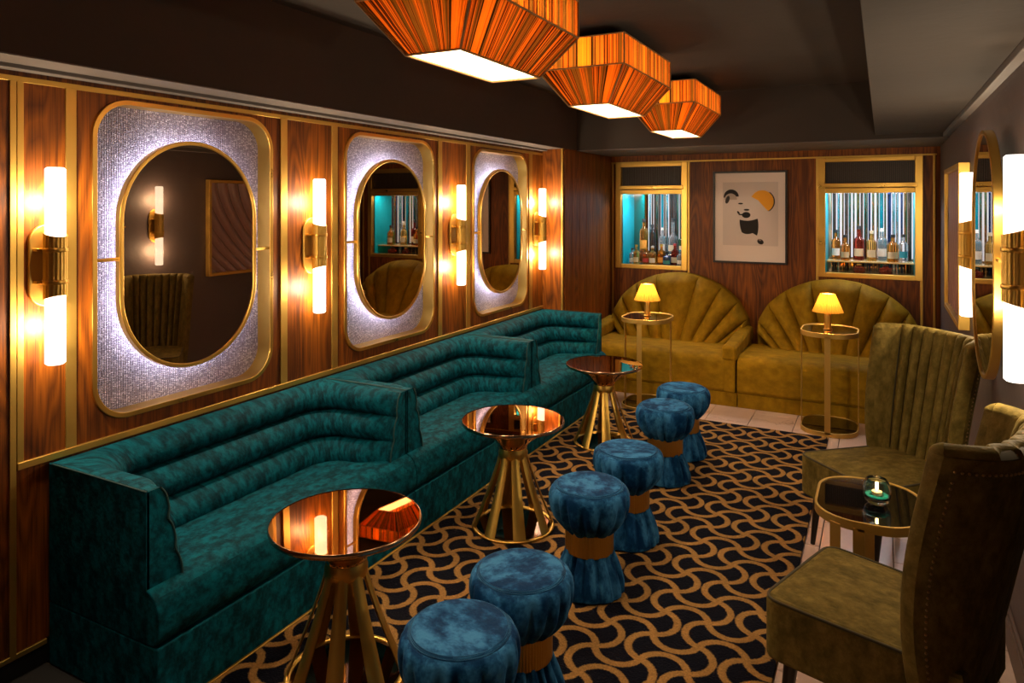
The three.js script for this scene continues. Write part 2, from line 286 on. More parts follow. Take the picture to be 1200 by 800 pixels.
// ------------------------------------------------------------------ rug
const GX = 0.17, GD = 0.1668;
{
  const c = 0.5, s = 0.40, R = (c * c + s * s) / (2 * s), half = 0.088;      // in cells
  function arcDist(px, py, x0, y0, hor, sgn) {                                // arc over the edge from (x0,y0)
    let a = hor ? px - x0 : py - y0, b = (hor ? py - y0 : px - x0) * sgn;      // a along 0..1, b bulge side
    const ca = 0.5, cb = s - R, da = a - ca, db = b - cb, ang = Math.atan2(da, db), am = Math.atan2(0.5, R - s);
    if (Math.abs(ang) <= am) return Math.abs(Math.hypot(da, db) - R);
    return Math.min(Math.hypot(a, b), Math.hypot(a - 1, b));
  }
  const gold = [0.57, 0.425, 0.235], navy = [0.02, 0.024, 0.075];
  const rugMap = tex(768, 768, (u, v) => {
    const x = u * 2, y = v * 2; let m = 9;
    for (let i = -1; i <= 3; i++) for (let j = -1; j <= 3; j++) {
      const odd = ((i + j) % 2 + 2) % 2;
      m = Math.min(m, arcDist(x, y, i, j, true, odd ? 1 : -1), arcDist(x, y, i, j, false, odd ? -1 : 1));
    }
    const n = fbm(N3, u, v, 90, 90, 2), t = 1 - sstep(half - 0.02, half + 0.02, m + (n - 0.5) * 0.05);
    return mix3(navy, gold, t).map(q => q * (0.82 + 0.36 * n));
  }, 1, 1);
  const pile = tex(256, 256, (u, v) => { const q = fbm(N3, u, v, 64, 64, 2); return [q, q, q]; }, 1, 1, false);
  const rugMat = Ph({ map: rugMap, bumpMap: pile, bumpScale: 0.003, roughness: 0.95, specularIntensity: 0.25 });
  const X0 = -2.03, X1 = -0.335, d0 = 0.35, d1 = 5.39;
  const t = thing('patterned_rug', 'navy rug with a gold pattern of interlocking curved lines, along the banquette', 'rug', [(X0 + X1) / 2, 0, -(d0 + d1) / 2]);
  const g = rb(X1 - X0, 0.011, d1 - d0, 0, 0.0062, 0, 0.004, 2), p = g.attributes.position, uv = g.attributes.uv;
  for (let i = 0; i < p.count; i++) uv.setXY(i, (p.getX(i) + (X0 + X1) / 2 + 0.772) / (2 * GX), ((d0 + d1) / 2 - p.getZ(i) - 3.285) / (2 * GD));
  part('pile', g, rugMat, t);
  const st = thing('edge_strip', 'thin brass strip on the floor between rug and banquette', 'trim strip', [-2.037, 0, -3.5]);
  part('strip', rb(0.012, 0.014, 4.1, 0, 0.0072, 0, 0.003, 2), M.brass, st);
}

// ------------------------------------------------------------------ teal banquettes
function banquette(d0, d1, label) {
  const L = d1 - d0 - 0.004, t = thing('banquette', label, 'banquette', [XL + 0.012, 0, -d0 - 0.002], 0, 'teal velvet banquettes along the panelled wall');
  const Fx = 0.545, P3 = (x, y, s) => [x, y, -s];
  // contour at level v (0 top .. 1 seat): near wing front -> corner -> back -> corner -> far wing front
  const n1 = 10, n2 = 12, n3 = 24, NU = 2 * n1 + 2 * n2 + n3;
  function contour(u, v) {
    const bi = lerp(0.004, 0.205, v), wc = lerp(0.045, 0.19, v), wf = lerp(0.05, 0.125, v), r = lerp(0.2, 0.17, v), k = u * NU;
    const mir = k > NU / 2, q = mir ? NU - k : k; let x, s, nx, ns, cx = bi + r;
    if (q <= n1) { const f = q / n1; x = lerp(Fx, cx, f); s = lerp(wf, wc, sstep(0, 1, f)); nx = 0; ns = 1; }
    else if (q <= n1 + n2) { const a = (q - n1) / n2 * Math.PI / 2; x = cx - r * Math.sin(a); s = wc + r - r * Math.cos(a); nx = Math.sin(a); ns = Math.cos(a); }
    else { const f = (q - n1 - n2) / (n3 / 2); x = bi; s = lerp(wc + r, L / 2, f); nx = 1; ns = 0; }
    const flat = sstep(0.03, 0.13, Fx - x);
    if (mir) { s = L - s; ns = -ns; }
    return { x, s, nx, ns, flat };
  }
  const yT = 0.716, yB = 0.375;
  const W = (u, v) => {
    const c = contour(u, v), k = v * 3, f = k - Math.min(2, Math.floor(k)), b = 0.058 * Math.pow(Math.max(0, 1 - (2 * f - 1) ** 2), 0.55) * lerp(0.25, 1, c.flat);
    return P3(c.x + c.nx * b, lerp(yT, yB, v) + (v < 0.01 ? 0 : 0.2 * b), c.s + c.ns * b);
  };
  for (let k = 0; k < 3; k++) part('back_roll', grid(NU, 14, (u, v) => W(u, (k + v * 0.9995) / 3), (u, v) => [u * 2.3, 0.13 * (k + v)]), M.teal, t);
  // top: infill between contour and outline; front faces of the wings; outer sides
  part('top_ledge', grid(NU, 1, (u, v) => {
    const c = contour(u, 0), k = Math.min(u * NU, NU - u * NU), far = u > 0.5; let o;
    if (k <= n1) o = [c.x, far ? L : 0]; else if (k <= n1 + n2) o = [0, far ? L : 0]; else o = [0, c.s];
    return v ? P3(o[0], yT, o[1]) : P3(c.x, yT, c.s);
  }, (u, v) => [u * 2.3, v * 0.1]), M.teal, t);
  for (const e of [0, 1]) {
    const wfm = part('wing_front', grid(1, 42, (u, v) => { const p = W(e, v); return [p[0], p[1], lerp(p[2], e ? -L : 0, u)]; }, (u, v) => [u * 0.1, v * 0.35]), M.teal, t);
    part('end_panel', rb(Fx, yT - 0.225, 0.014, Fx / 2, (yT + 0.225) / 2, e ? -L + 0.007 : -0.007, 0.003, 2), M.teal, t);
    const pip = []; for (let j = 0; j <= 12; j++) { const p = W(e, j / 12 * 0.98); pip.push([p[0] + 0.002, p[1], p[2]]); }
    part('piping', tube(pip, 0.0035, 40), M.piping, wfm);
    part('piping', tube([[Fx, yT, e ? -L + 0.002 : -0.002], [Fx * 0.5, yT + 0.001, e ? -L + 0.002 : -0.002], [0.02, yT, e ? -L + 0.002 : -0.002]], 0.003, 8), M.piping, t);
  }
  const s = new THREE.Shape(); s.moveTo(0.01, 0.225); s.lineTo(0.575, 0.225); s.quadraticCurveTo(0.605, 0.235, 0.608, 0.28); s.quadraticCurveTo(0.612, 0.395, 0.53, 0.402); s.quadraticCurveTo(0.35, 0.412, 0.15, 0.392); s.lineTo(0.01, 0.392); s.closePath();
  part('seat', extr(s, L, 0.004, 12).translate(0, 0, -L), M.teal, t);
  part('plinth', rb(0.60, 0.222, L, 0.30, 0.111, -L / 2, 0.006), M.teal, t);
}
const BD = [1.455, 2.86, 4.275, 5.615];
banquette(BD[0], BD[1], 'teal velvet banquette bay with its bare end panel exposed');
banquette(BD[1], BD[2], 'teal velvet banquette bay in the middle, between the other two bays');
banquette(BD[2], BD[3], 'teal velvet banquette bay next to the mustard sofa');

// ------------------------------------------------------------------ wall mirrors
function stadium(w, h, cls = THREE.Shape) { return roundRect(w, h, w / 2 - 1e-4, 0, 0, cls); }
function mirror(pos, face, label, lit, reach) {     // local: plane of the glass x-y, facing +z
  const t = thing('oval_mirror', label, 'mirror', pos, face, 'oval brass framed mirrors');
  const w = 0.678, h = 0.975;
  part('glass', extr(stadium(w - 0.03, h - 0.03), 0.008, 0, 40).translate(0, 0, -0.012), M.mirror, t);
  const o = stadium(w, h); o.holes.push(stadium(w - 0.034, h - 0.034, THREE.Path));
  part('frame', extr(o, 0.032, 0.003, 48).translate(0, 0, -0.03), M.brassPol, t);
  part('backing', extr(stadium(w - 0.02, h - 0.02), 0.008, 0, 32).translate(0, 0, -0.029), M.black, t);
  for (const s of [-1, 1]) part('pin', bar([s * (w / 2 - 0.01), 0, -0.012], [s * reach, 0, lit ? -0.012 : -0.012], 0.007), M.brass, t);
  if (!lit) for (const s of [-1, 1]) part('pin', bar([s * reach, 0, -0.012], [s * reach, 0, -0.075], 0.007), M.brass, t);
  if (lit) {                                        // light strip round the rim behind the mirror, shining on the recess
    const R = w / 2 - 0.04, hs = (h - w) / 2, seg = [];
    for (const s of [-1, 1]) { seg.push([s * R, 0, 0, 2 * hs]); for (let k = 0; k < 5; k++) { const a = (k + 0.5) / 5 * Math.PI; seg.push([R * Math.cos(a), s * (hs + R * Math.sin(a)), -s * a, R * Math.PI / 5]); } }
    const ring = stadium(2 * R + 0.012, 2 * hs + 2 * R + 0.012); ring.holes.push(stadium(2 * R - 0.012, 2 * hs + 2 * R - 0.012, THREE.Path));
    part('light_strip', extr(ring, 0.003, 0, 32).translate(0, 0, -0.034), glow(COOL, 2), t, 'white light strip behind the rim');
    for (const [x, y, a, l] of seg) { const L = new THREE.RectAreaLight(COOL, LIGHT.led, 0.012, l), out = new THREE.Vector3(Math.cos(a), -Math.sin(a), 0), zx = out.clone().multiplyScalar(-0.5).add(new THREE.Vector3(0, 0, 0.866)), yx = new THREE.Vector3(Math.sin(a), Math.cos(a), 0);
      if (Math.sign(out.x * x + out.y * y) < 0) zx.set(-zx.x, -zx.y, zx.z);
      L.position.set(x, y, -0.036); L.quaternion.setFromRotationMatrix(new THREE.Matrix4().makeBasis(yx.clone().cross(zx), yx, zx)); L.name = 'rim_light'; t.add(L); }
  }
  return t;
}
MIRD.forEach((d, i) => mirror([XL + 0.012, MIRY, -d], Math.PI / 2, ['oval mirror in the backlit recess over the banquette bay with the bare end panel', 'oval mirror in the backlit recess over the middle banquette bay', 'oval mirror in the backlit recess over the banquette bay next to the mustard sofa'][i], true, NW / 2 - 0.012));
mirror([XR - 0.078, 1.45, -3.33], -Math.PI / 2, 'oval mirror with deep brass rim standing off the dark plain wall', false, 0.40);

// ------------------------------------------------------------------ sconces
const tubeG = (y0, y1) => lathe([[0.001, y0], [0.026, y0], [0.0325, y0 + 0.006], [0.0325, y1 - 0.006], [0.026, y1], [0.001, y1]], 28);
const sleeveG = (() => {                             // fluted half-open sleeve whose ends dip on the room side
  const g = grid(72, 6, (u, v) => { const a = u * 2 * Math.PI, r = 0.0365 + 0.0012 * Math.cos(a * 18), dip = 0.022 * (0.5 + 0.5 * Math.cos(a)), y = lerp(-(0.125 - dip), 0.125 - dip, v); return [r * Math.sin(a), y, r * Math.cos(a)]; }); return g;
})();
const plateG = extr(stadium(0.122, 0.294), 0.014, 0.004, 24);
function sconce(pos, face, label) {
  const t = thing('wall_sconce', label, 'wall lamp', pos, face, 'twin tube brass wall sconces');
  part('backplate', plateG, M.brass, t);
  const z = 0.062;
  for (const y of [-0.057, 0.057]) part('bracket', [rb(0.10, 0.012, 0.03, 0, y, 0.026, 0.003), rb(0.018, 0.014, z, 0, y, z / 2, 0.003), lathe([[0.036, y - 0.008], [0.040, y - 0.006], [0.040, y + 0.006], [0.036, y + 0.008]], 32).translate(0, 0, z)], M.brassPol, t);
  part('sleeve', sleeveG.clone().translate(0, 0, z), M.brass, t);
  for (const s of [-1, 1]) {
    part('glass_tube', (s > 0 ? tubeG(0.08, 0.349) : tubeG(-0.349, -0.08)).translate(0, 0, z), M.tubeGlow, t, 'glowing white glass tube');
    const p = new THREE.PointLight(WARM, LIGHT.sconce, 0, 2); p.position.set(0, s * 0.225, z); p.castShadow = true; p.shadow.radius = 1.3; p.name = 'tube_light'; t.add(p);
  }
}
sconce([XL, 1.428, -1.452], Math.PI / 2, 'brass twin tube sconce over the bare end panel of the banquette');
sconce([XL, 1.428, -2.775], Math.PI / 2, 'brass twin tube sconce above the divider of the first and middle banquette bays');
sconce([XL, 1.428, -4.17], Math.PI / 2, 'brass twin tube sconce above the divider of the second and third banquette bays');
sconce([XL, 1.428, -5.49], Math.PI / 2, 'brass twin tube sconce beside the return wall next to the mustard sofa');
sconce([XR, 1.45, -4.05], -Math.PI / 2, 'brass twin tube sconce on the dark wall between oval mirror and framed panel');
sconce([XR, 1.45, -2.64], -Math.PI / 2, 'brass twin tube sconce on the dark wall above the chair showing its studded back');

// ------------------------------------------------------------------ framed relief panel on the right wall
{
  const d0 = 4.58, d1 = 5.6, y0 = 0.95, y1 = 1.875, t = thing('relief_panel', 'brass framed panel of pinkish curved satin folds on the dark wall', 'wall panel', [XR, 0, -(d0 + d1) / 2], -Math.PI / 2);
  const w = d1 - d0, h = y1 - y0, cy = (y0 + y1) / 2;
  for (const s of [-1, 1]) part('frame_bar', rb(0.03, h, 0.055, s * (w / 2 - 0.015), cy, 0.0285, 0.003), M.brass, t);
  for (const s of [-1, 1]) part('frame_bar', rb(w - 0.06, 0.03, 0.055, 0, cy + s * (h / 2 - 0.015), 0.0285, 0.003), M.brass, t);
  const sat = Ph({ color: C(0.34, 0.21, 0.20), roughness: 0.32, sheen: 0.5, sheenColor: C(0.4, 0.28, 0.26) });
  for (let k = 0; k < 13; k++) part('fold', grid(10, 20, (u, v) => {
    const xk = w / 2 + 0.62 - (k + u * 0.97) * 0.125, q = 1 - v, x = xk - 0.62 * Math.pow(q, 1.7), e = sstep(0, 0.12, Math.min(x + w / 2 - 0.03, w / 2 - 0.03 - x));
    return [clamp(x, -w / 2 + 0.031, w / 2 - 0.031), lerp(y0 + 0.031, y1 - 0.031, v), 0.006 + 0.03 * Math.sin(Math.PI * u)];
  }), sat, t);
  part('back_board', bx(-w / 2 + 0.02, w / 2 - 0.02, y0 + 0.02, y1 - 0.02, -0.005, -0.001), M.darkWood, t);
}

// ------------------------------------------------------------------ pendants
const raffia = (seed) => tex(1024, 128, (u, v) => {
  const a = fbm(N3, u + seed, v * 0.4, 260, 2, 2), b = fbm(N1, u, v * 0.3 + seed, 40, 2, 3), c = N2(u * 22, 0.5, 22, 1);
  let q = mix3([0.27, 0.095, 0.018], [0.80, 0.40, 0.08], sstep(0.25, 0.75, a)); q = mix3(q, [0.34, 0.24, 0.08], sstep(0.50, 0.70, b) * 0.8); if (a < 0.36) q = mix3(q, [0.10, 0.035, 0.01], 0.7);
  if (c > 0.80) q = mix3(q, [1.0, 0.50, 0.08], 0.6); return q;
}, 1, 1);
const raffiaMat = Ph({ map: raffia(0.2), transmission: 0.22, thickness: 0, roughness: 1, side: THREE.DoubleSide, specularIntensity: 0.1 });
const raffiaBump = tex(512, 16, (u) => { const a = fbm(N3, u, 0.5, 200, 1, 2); return [a, a, a]; }, 1, 1, false); raffiaMat.bumpMap = raffiaBump; raffiaMat.bumpScale = 0.003;
const cordMat = S({ color: C(0.30, 0.17, 0.06), roughness: 0.9 }), liner = Ph({ color: C(0.93, 0.88, 0.80), transmission: 0.35, thickness: 0, roughness: 1, side: THREE.DoubleSide }), coverMat = S({ color: C(0.75, 0.66, 0.52), roughness: 0.9 });
function pendant(X, d, label) {
  const t = thing('pendant_lamp', label, 'pendant lamp', [X, 2.18, -d], 0, 'raffia pendant lamps under the ceiling');
  const lev = [[0.115, 0.315, 0], [0.242, 0.438, 0.18], [0.242, 0.438, 0.337]];   // half width X, half length d, height
  const corner = (l, k) => { const [a, b, y] = lev[l]; return [[-a, y, b], [a, y, b], [a, y, -b], [-a, y, -b]][k & 3]; };
  for (let l = 0; l < 2; l++) for (let k = 0; k < 4; k++) {
    const p = corner(l, k), q = corner(l, k + 1), r = corner(l + 1, k), s = corner(l + 1, k + 1), len = Math.hypot(r[0] - s[0], r[2] - s[2]);
    const sp = part('shade_panel', grid(Math.round(len * 60), 2, (u, v) => { const o = 0.0012 * ((Math.round(u * len * 60) % 2) * 2 - 1); const a = lerp3(p, q, u), b = lerp3(r, s, u), c = lerp3(a, b, v); const n = [[0, 0, 1], [1, 0, 0], [0, 0, -1], [-1, 0, 0]][k]; return [c[0] + n[0] * o, c[1], c[2] + n[2] * o]; },
      (u, v) => [k * 0.31 + l * 0.17 + u * len / 1.0, v * 0.2]), raffiaMat, t);
    if (!l) { const e = (c) => [c[0] * 0.955, c[1] + 0.004, c[2] * 0.975]; part('lining', grid(1, 1, (u, v) => lerp3(lerp3(e(p), e(q), u), lerp3(e(r), e(s), u), v)), liner, sp, 'white inner lining'); }
    part('frame_cord', bar(p, r, 0.004), cordMat, t); part('frame_cord', bar(r, s, 0.004), cordMat, t); if (!l) part('frame_cord', bar(p, q, 0.004), cordMat, t);
  }
  part('top_cover', rb(0.48, 0.004, 0.87, 0, 0.336, 0, 0.001, 1), coverMat, t);
  part('stem', cyl(0.012, 0.012, 0.13, 0, 0.325, 0), M.brass, t); part('canopy', cyl(0.05, 0.05, 0.012, 0, YC - 2.18 - 0.0065, 0), M.brass, t);
  for (const s of [-1, 1]) {
    part('bulb', new THREE.SphereGeometry(0.035, 20, 14).translate(0, 0.2, s * 0.2), glow(WARM, 9), t);
    const L = new THREE.PointLight(WARM, LIGHT.pendant, 0, 2); L.position.set(0, 0.2, s * 0.2); L.castShadow = true; L.shadow.radius = 1.6; L.name = 'bulb_light'; t.add(L);
  }
}
function lerp3(a, b, t) { return [lerp(a[0], b[0], t), lerp(a[1], b[1], t), lerp(a[2], b[2], t)]; }
pendant(-1.40, 0.87, 'boxy orange raffia pendant past the bare end of the banquette');
pendant(-1.40, 2.37, 'boxy orange raffia pendant above the banquette bay with the bare end panel');
pendant(-1.40, 3.85, 'boxy orange raffia pendant above the middle banquette bay');
pendant(-1.40, 5.37, 'boxy orange raffia pendant closest to the bottle niches');

// ------------------------------------------------------------------ mustard shell sofas
function shellSofa(Xc, W0, W1, label, armL, armR) {
  const t = thing('shell_sofa', label, 'sofa', [Xc, 0, -5.87], 0, 'mustard velvet sofas in the alcove');
  const w0 = W0 - Xc, w1 = W1 - Xc;
  part('plinth', rb(w1 - w0 - 0.004, 0.115, 0.85, (w0 + w1) / 2, 0.0575, -0.43, 0.004), M.mustard, t);
  const s = new THREE.Shape(); s.moveTo(0, 0.12); s.lineTo(0.012, 0.14); s.lineTo(0.012, 0.33); s.quadraticCurveTo(0.01, 0.405, -0.09, 0.412); s.lineTo(-0.7, 0.395); s.lineTo(-0.7, 0.12); s.closePath();
  const sw0 = armL ? w0 + 0.11 : w0, sw1 = armR ? w1 - 0.06 : w1;
  part('seat', extr(s, sw1 - sw0, 0.003, 12).rotateY(-Math.PI / 2).translate(sw1, 0, 0).scale(1, 1, 1), M.mustard, t);
  const armAt = (x) => { part('arm', rb(0.118, 0.125, 0.86, 0, 0, 0, 0.03, 4).rotateX(0.05).translate(x, 0.452, -0.405), M.mustard, t); part('arm_panel', rb(0.09, 0.29, 0.82, x, 0.262, -0.395, 0.012), M.mustard, t); };
  if (armL) armAt(w0 + 0.0575); if (armR) armAt(w1 - 0.0575);
  // fan back: nine lobes spreading from below the seat
  const y0 = -0.10, ang = [-47.5, -42.8, -33.4, -23, -10.7, 10.7, 23, 33.4, 42.8, 47.5].map(a => a * Math.PI / 180);
  const Rk = [[0, 1.085], [10.7, 1.079], [23, 1.05], [33.4, 1.008], [42.8, 0.94], [47.5, 0.88], [60, 0.8]];
  const Rof = (a) => { const q = Math.abs(a) * 180 / Math.PI; for (let i = 1; i < Rk.length; i++) if (q <= Rk[i][0]) return lerp(Rk[i - 1][1], Rk[i][1], (q - Rk[i - 1][0]) / (Rk[i][0] - Rk[i - 1][0])); return 0.8; };
  for (let k = 0; k < 9; k++) part('back_lobe', grid(10, 16, (u, v) => {
    const a = lerp(ang[k] + 0.002, ang[k + 1] - 0.002, u), r0 = 0.46 / Math.cos(a), r1 = Rof(a), r = lerp(r0, r1, v), edge = Math.pow(clamp((1 - v) / 0.10), 0.5);
    const bend = a * (1 - 0.10 * (1 - v)), bulge = 0.066 * Math.pow(Math.max(0, 1 - (2 * u - 1) ** 2), 0.6) * (0.45 + 0.55 * Math.min(1, v * 2)) * Math.min(1, edge);
    return [r * Math.sin(bend), y0 + r * Math.cos(a), lerp(-0.56, -0.80, Math.pow(v, 0.9)) + bulge + 0.06 * Math.min(1, edge) - 0.03];
  }, (u, v) => [lerp(ang[k], ang[k + 1], u) * 0.8, v * 0.6]), M.mustard, t);
  const o = new THREE.Shape(); for (let i = 0; i <= 40; i++) { const a = lerp(-0.829, 0.829, i / 40), r = Rof(a) - 0.004; const x = r * Math.sin(a), y = y0 + r * Math.cos(a); i ? o.lineTo(x, y) : o.moveTo(x, y); } o.lineTo(0.64, 0.2); o.lineTo(-0.64, 0.2); o.closePath();
  part('back_board', extr(o, 0.13, 0.004, 6).translate(0, 0, -0.95), M.mustard, t);
}
shellSofa(-1.735, -2.435, -1.0425, 'mustard shell back sofa beside the teal banquette', true, true);
shellSofa(-0.36, -1.0395, 0.36, 'mustard shell back sofa behind the olive wing chairs', false, false);

// ------------------------------------------------------------------ framed print
{
  const cv = document.createElement('canvas'); cv.width = 512; cv.height = 660; const g = cv.getContext('2d');
  g.fillStyle = '#e6d8cf'; g.fillRect(0, 0, 512, 660);
  g.fillStyle = '#d3c6bf'; g.fillRect(60, 70, 400, 470);
  const px = (x) => (x - 46) / 560 * 512, py = (y) => (y - 48) / 705 * 660;
  g.fillStyle = '#2a2422'; g.beginPath(); g.arc(px(180), py(240), 56, Math.PI * 0.97, Math.PI * 1.98); g.closePath(); g.fill();
  g.fillStyle = '#b4a294'; g.beginPath(); g.arc(px(176), py(262), 47, Math.PI, Math.PI * 2); g.closePath(); g.fill();
  g.fillStyle = '#3a332f'; g.beginPath(); g.ellipse(px(150), py(262), 30, 14, 1.9, 0, Math.PI * 2); g.fill();
  g.fillStyle = '#1d1816'; g.beginPath(); g.arc(px(432), py(276), 84, -0.95, 1.0); g.arc(px(420), py(280), 78, 1.0, -0.95, true); g.fill();
  g.fillStyle = '#f2ab2c'; g.beginPath(); g.arc(px(425), py(276), 82, -2.62, 1.02); g.quadraticCurveTo(px(430), py(310), px(395), py(268)); g.quadraticCurveTo(px(360), py(250), px(338), py(236)); g.closePath(); g.fill();
  g.fillStyle = '#201a18'; const el = (x, y, a, b, r = 0) => { g.beginPath(); g.ellipse(px(x), py(y), a, b, r, 0, Math.PI * 2); g.fill(); };
  el(255, 293, 18, 6); el(303, 342, 20, 7); el(300, 383, 31, 22); el(238, 365, 7, 14, -0.6); el(258, 380, 18, 5);
  g.beginPath(); g.moveTo(px(248), py(420)); g.quadraticCurveTo(px(320), py(440), px(390), py(410)); g.quadraticCurveTo(px(405), py(480), px(385), py(545)); g.lineTo(px(350), py(525)); g.quadraticCurveTo(px(300), py(545), px(265), py(520)); g.quadraticCurveTo(px(245), py(470), px(248), py(420)); g.fill();
  el(412, 592, 24, 18, 0.5); g.fillStyle = '#8c7a70'; el(405, 578, 14, 6, 0.4);
  const q = rngOf(77); g.fillStyle = 'rgba(90,80,74,0.05)'; for (let i = 0; i < 900; i++) g.fillRect(q() * 512, q() * 660, 1 + q() * 3, 1);
  const tx = new THREE.CanvasTexture(cv); tx.colorSpace = THREE.SRGBColorSpace;
  const w = 0.664, h = 0.862, t = thing('framed_print', 'black framed abstract print of black shapes and a yellow disc on pale paper', 'picture', [-1.099, 1.519, -DB]);
  const pm = part('print', new THREE.PlaneGeometry(w - 0.03, h - 0.03).translate(0, 0, 0.008), S({ map: tx, roughness: 0.8 }), t);
  part('back_board', rb(w - 0.02, h - 0.02, 0.005, 0, 0, 0.004, 0.001, 1), M.black, t);
  for (const s of [-1, 1]) { part('frame_bar', rb(0.018, h, 0.025, s * (w / 2 - 0.009), 0, 0.014, 0.002), M.darkWood, t); part('frame_bar', rb(w - 0.036, 0.018, 0.025, 0, s * (h / 2 - 0.009), 0.014, 0.002), M.darkWood, t); }
  part('glass_pane', new THREE.PlaneGeometry(w - 0.036, h - 0.036).translate(0, 0, 0.016), Ph({ transmission: 1, thickness: 0, roughness: 0.01, ior: 1.5, color: 0xffffff }), t);
}

// ------------------------------------------------------------------ bottles
const glassOf = (c, k = 0.9) => Ph({ color: C(...c), transmission: k, thickness: 0.04, roughness: 0.04, ior: 1.45 });
const GL = { amber: glassOf([0.85, 0.36, 0.05]), gold: glassOf([0.95, 0.62, 0.16]), clear: glassOf([0.92, 0.95, 0.96]), red: glassOf([0.5, 0.06, 0.03]), dark: Ph({ color: C(0.02, 0.012, 0.01), roughness: 0.08, clearcoat: 1 }), green: glassOf([0.12, 0.28, 0.10]), navy: Ph({ color: C(0.015, 0.03, 0.09), roughness: 0.15, clearcoat: 1 }) };
const LB = { cream: S({ color: C(0.60, 0.50, 0.32), roughness: 0.7 }), orange: S({ color: C(0.8, 0.33, 0.04), roughness: 0.7 }), white: S({ color: C(0.66, 0.63, 0.56), roughness: 0.7 }), black: S({ color: C(0.02, 0.02, 0.02), roughness: 0.6 }), teal: S({ color: C(0.02, 0.2, 0.24), roughness: 0.6 }), red: S({ color: C(0.5, 0.04, 0.03), roughness: 0.6 }), brass: M.brass };
function bottle(X, d, y, h, r, glass, lab, cap, label, group, shoulder = 0.6, square = false) {
  const t = thing('bottle', label, 'bottle', [X, y, -d], 0, group);
  const nr = r * 0.34, hs = h * shoulder, seg = square ? 4 : 22;
  const g = lathe([[0.001, 0], [r * 0.94, 0], [r, 0.006], [r, hs], [r * 0.86, hs + h * 0.06], [nr * 1.15, hs + h * 0.14], [nr, hs + h * 0.2], [nr, h * 0.9], [nr * 1.2, h * 0.905], [nr * 1.2, h * 0.93], [0.001, h * 0.93]], seg); if (square) { g.rotateY(Math.PI / 4); }
  const bd = part('body', g, GL[glass], t);
  part('cap', cyl(nr * 1.25, nr * 1.25, h * 0.1, 0, h * 0.95, 0, 14), LB[cap], bd);
  if (lab) { const lg = square ? rb(r * 1.2, hs * 0.5, 0.002, 0, hs * 0.45, r * 0.72, 0.0005, 1) : new THREE.CylinderGeometry(r * 1.012, r * 1.012, hs * 0.40, 22, 1, true, -0.95, 1.9).translate(0, hs * 0.42, 0); const lm = LB[lab]; lm.side = THREE.DoubleSide; part('paper_label', lg, lm, bd); }
}
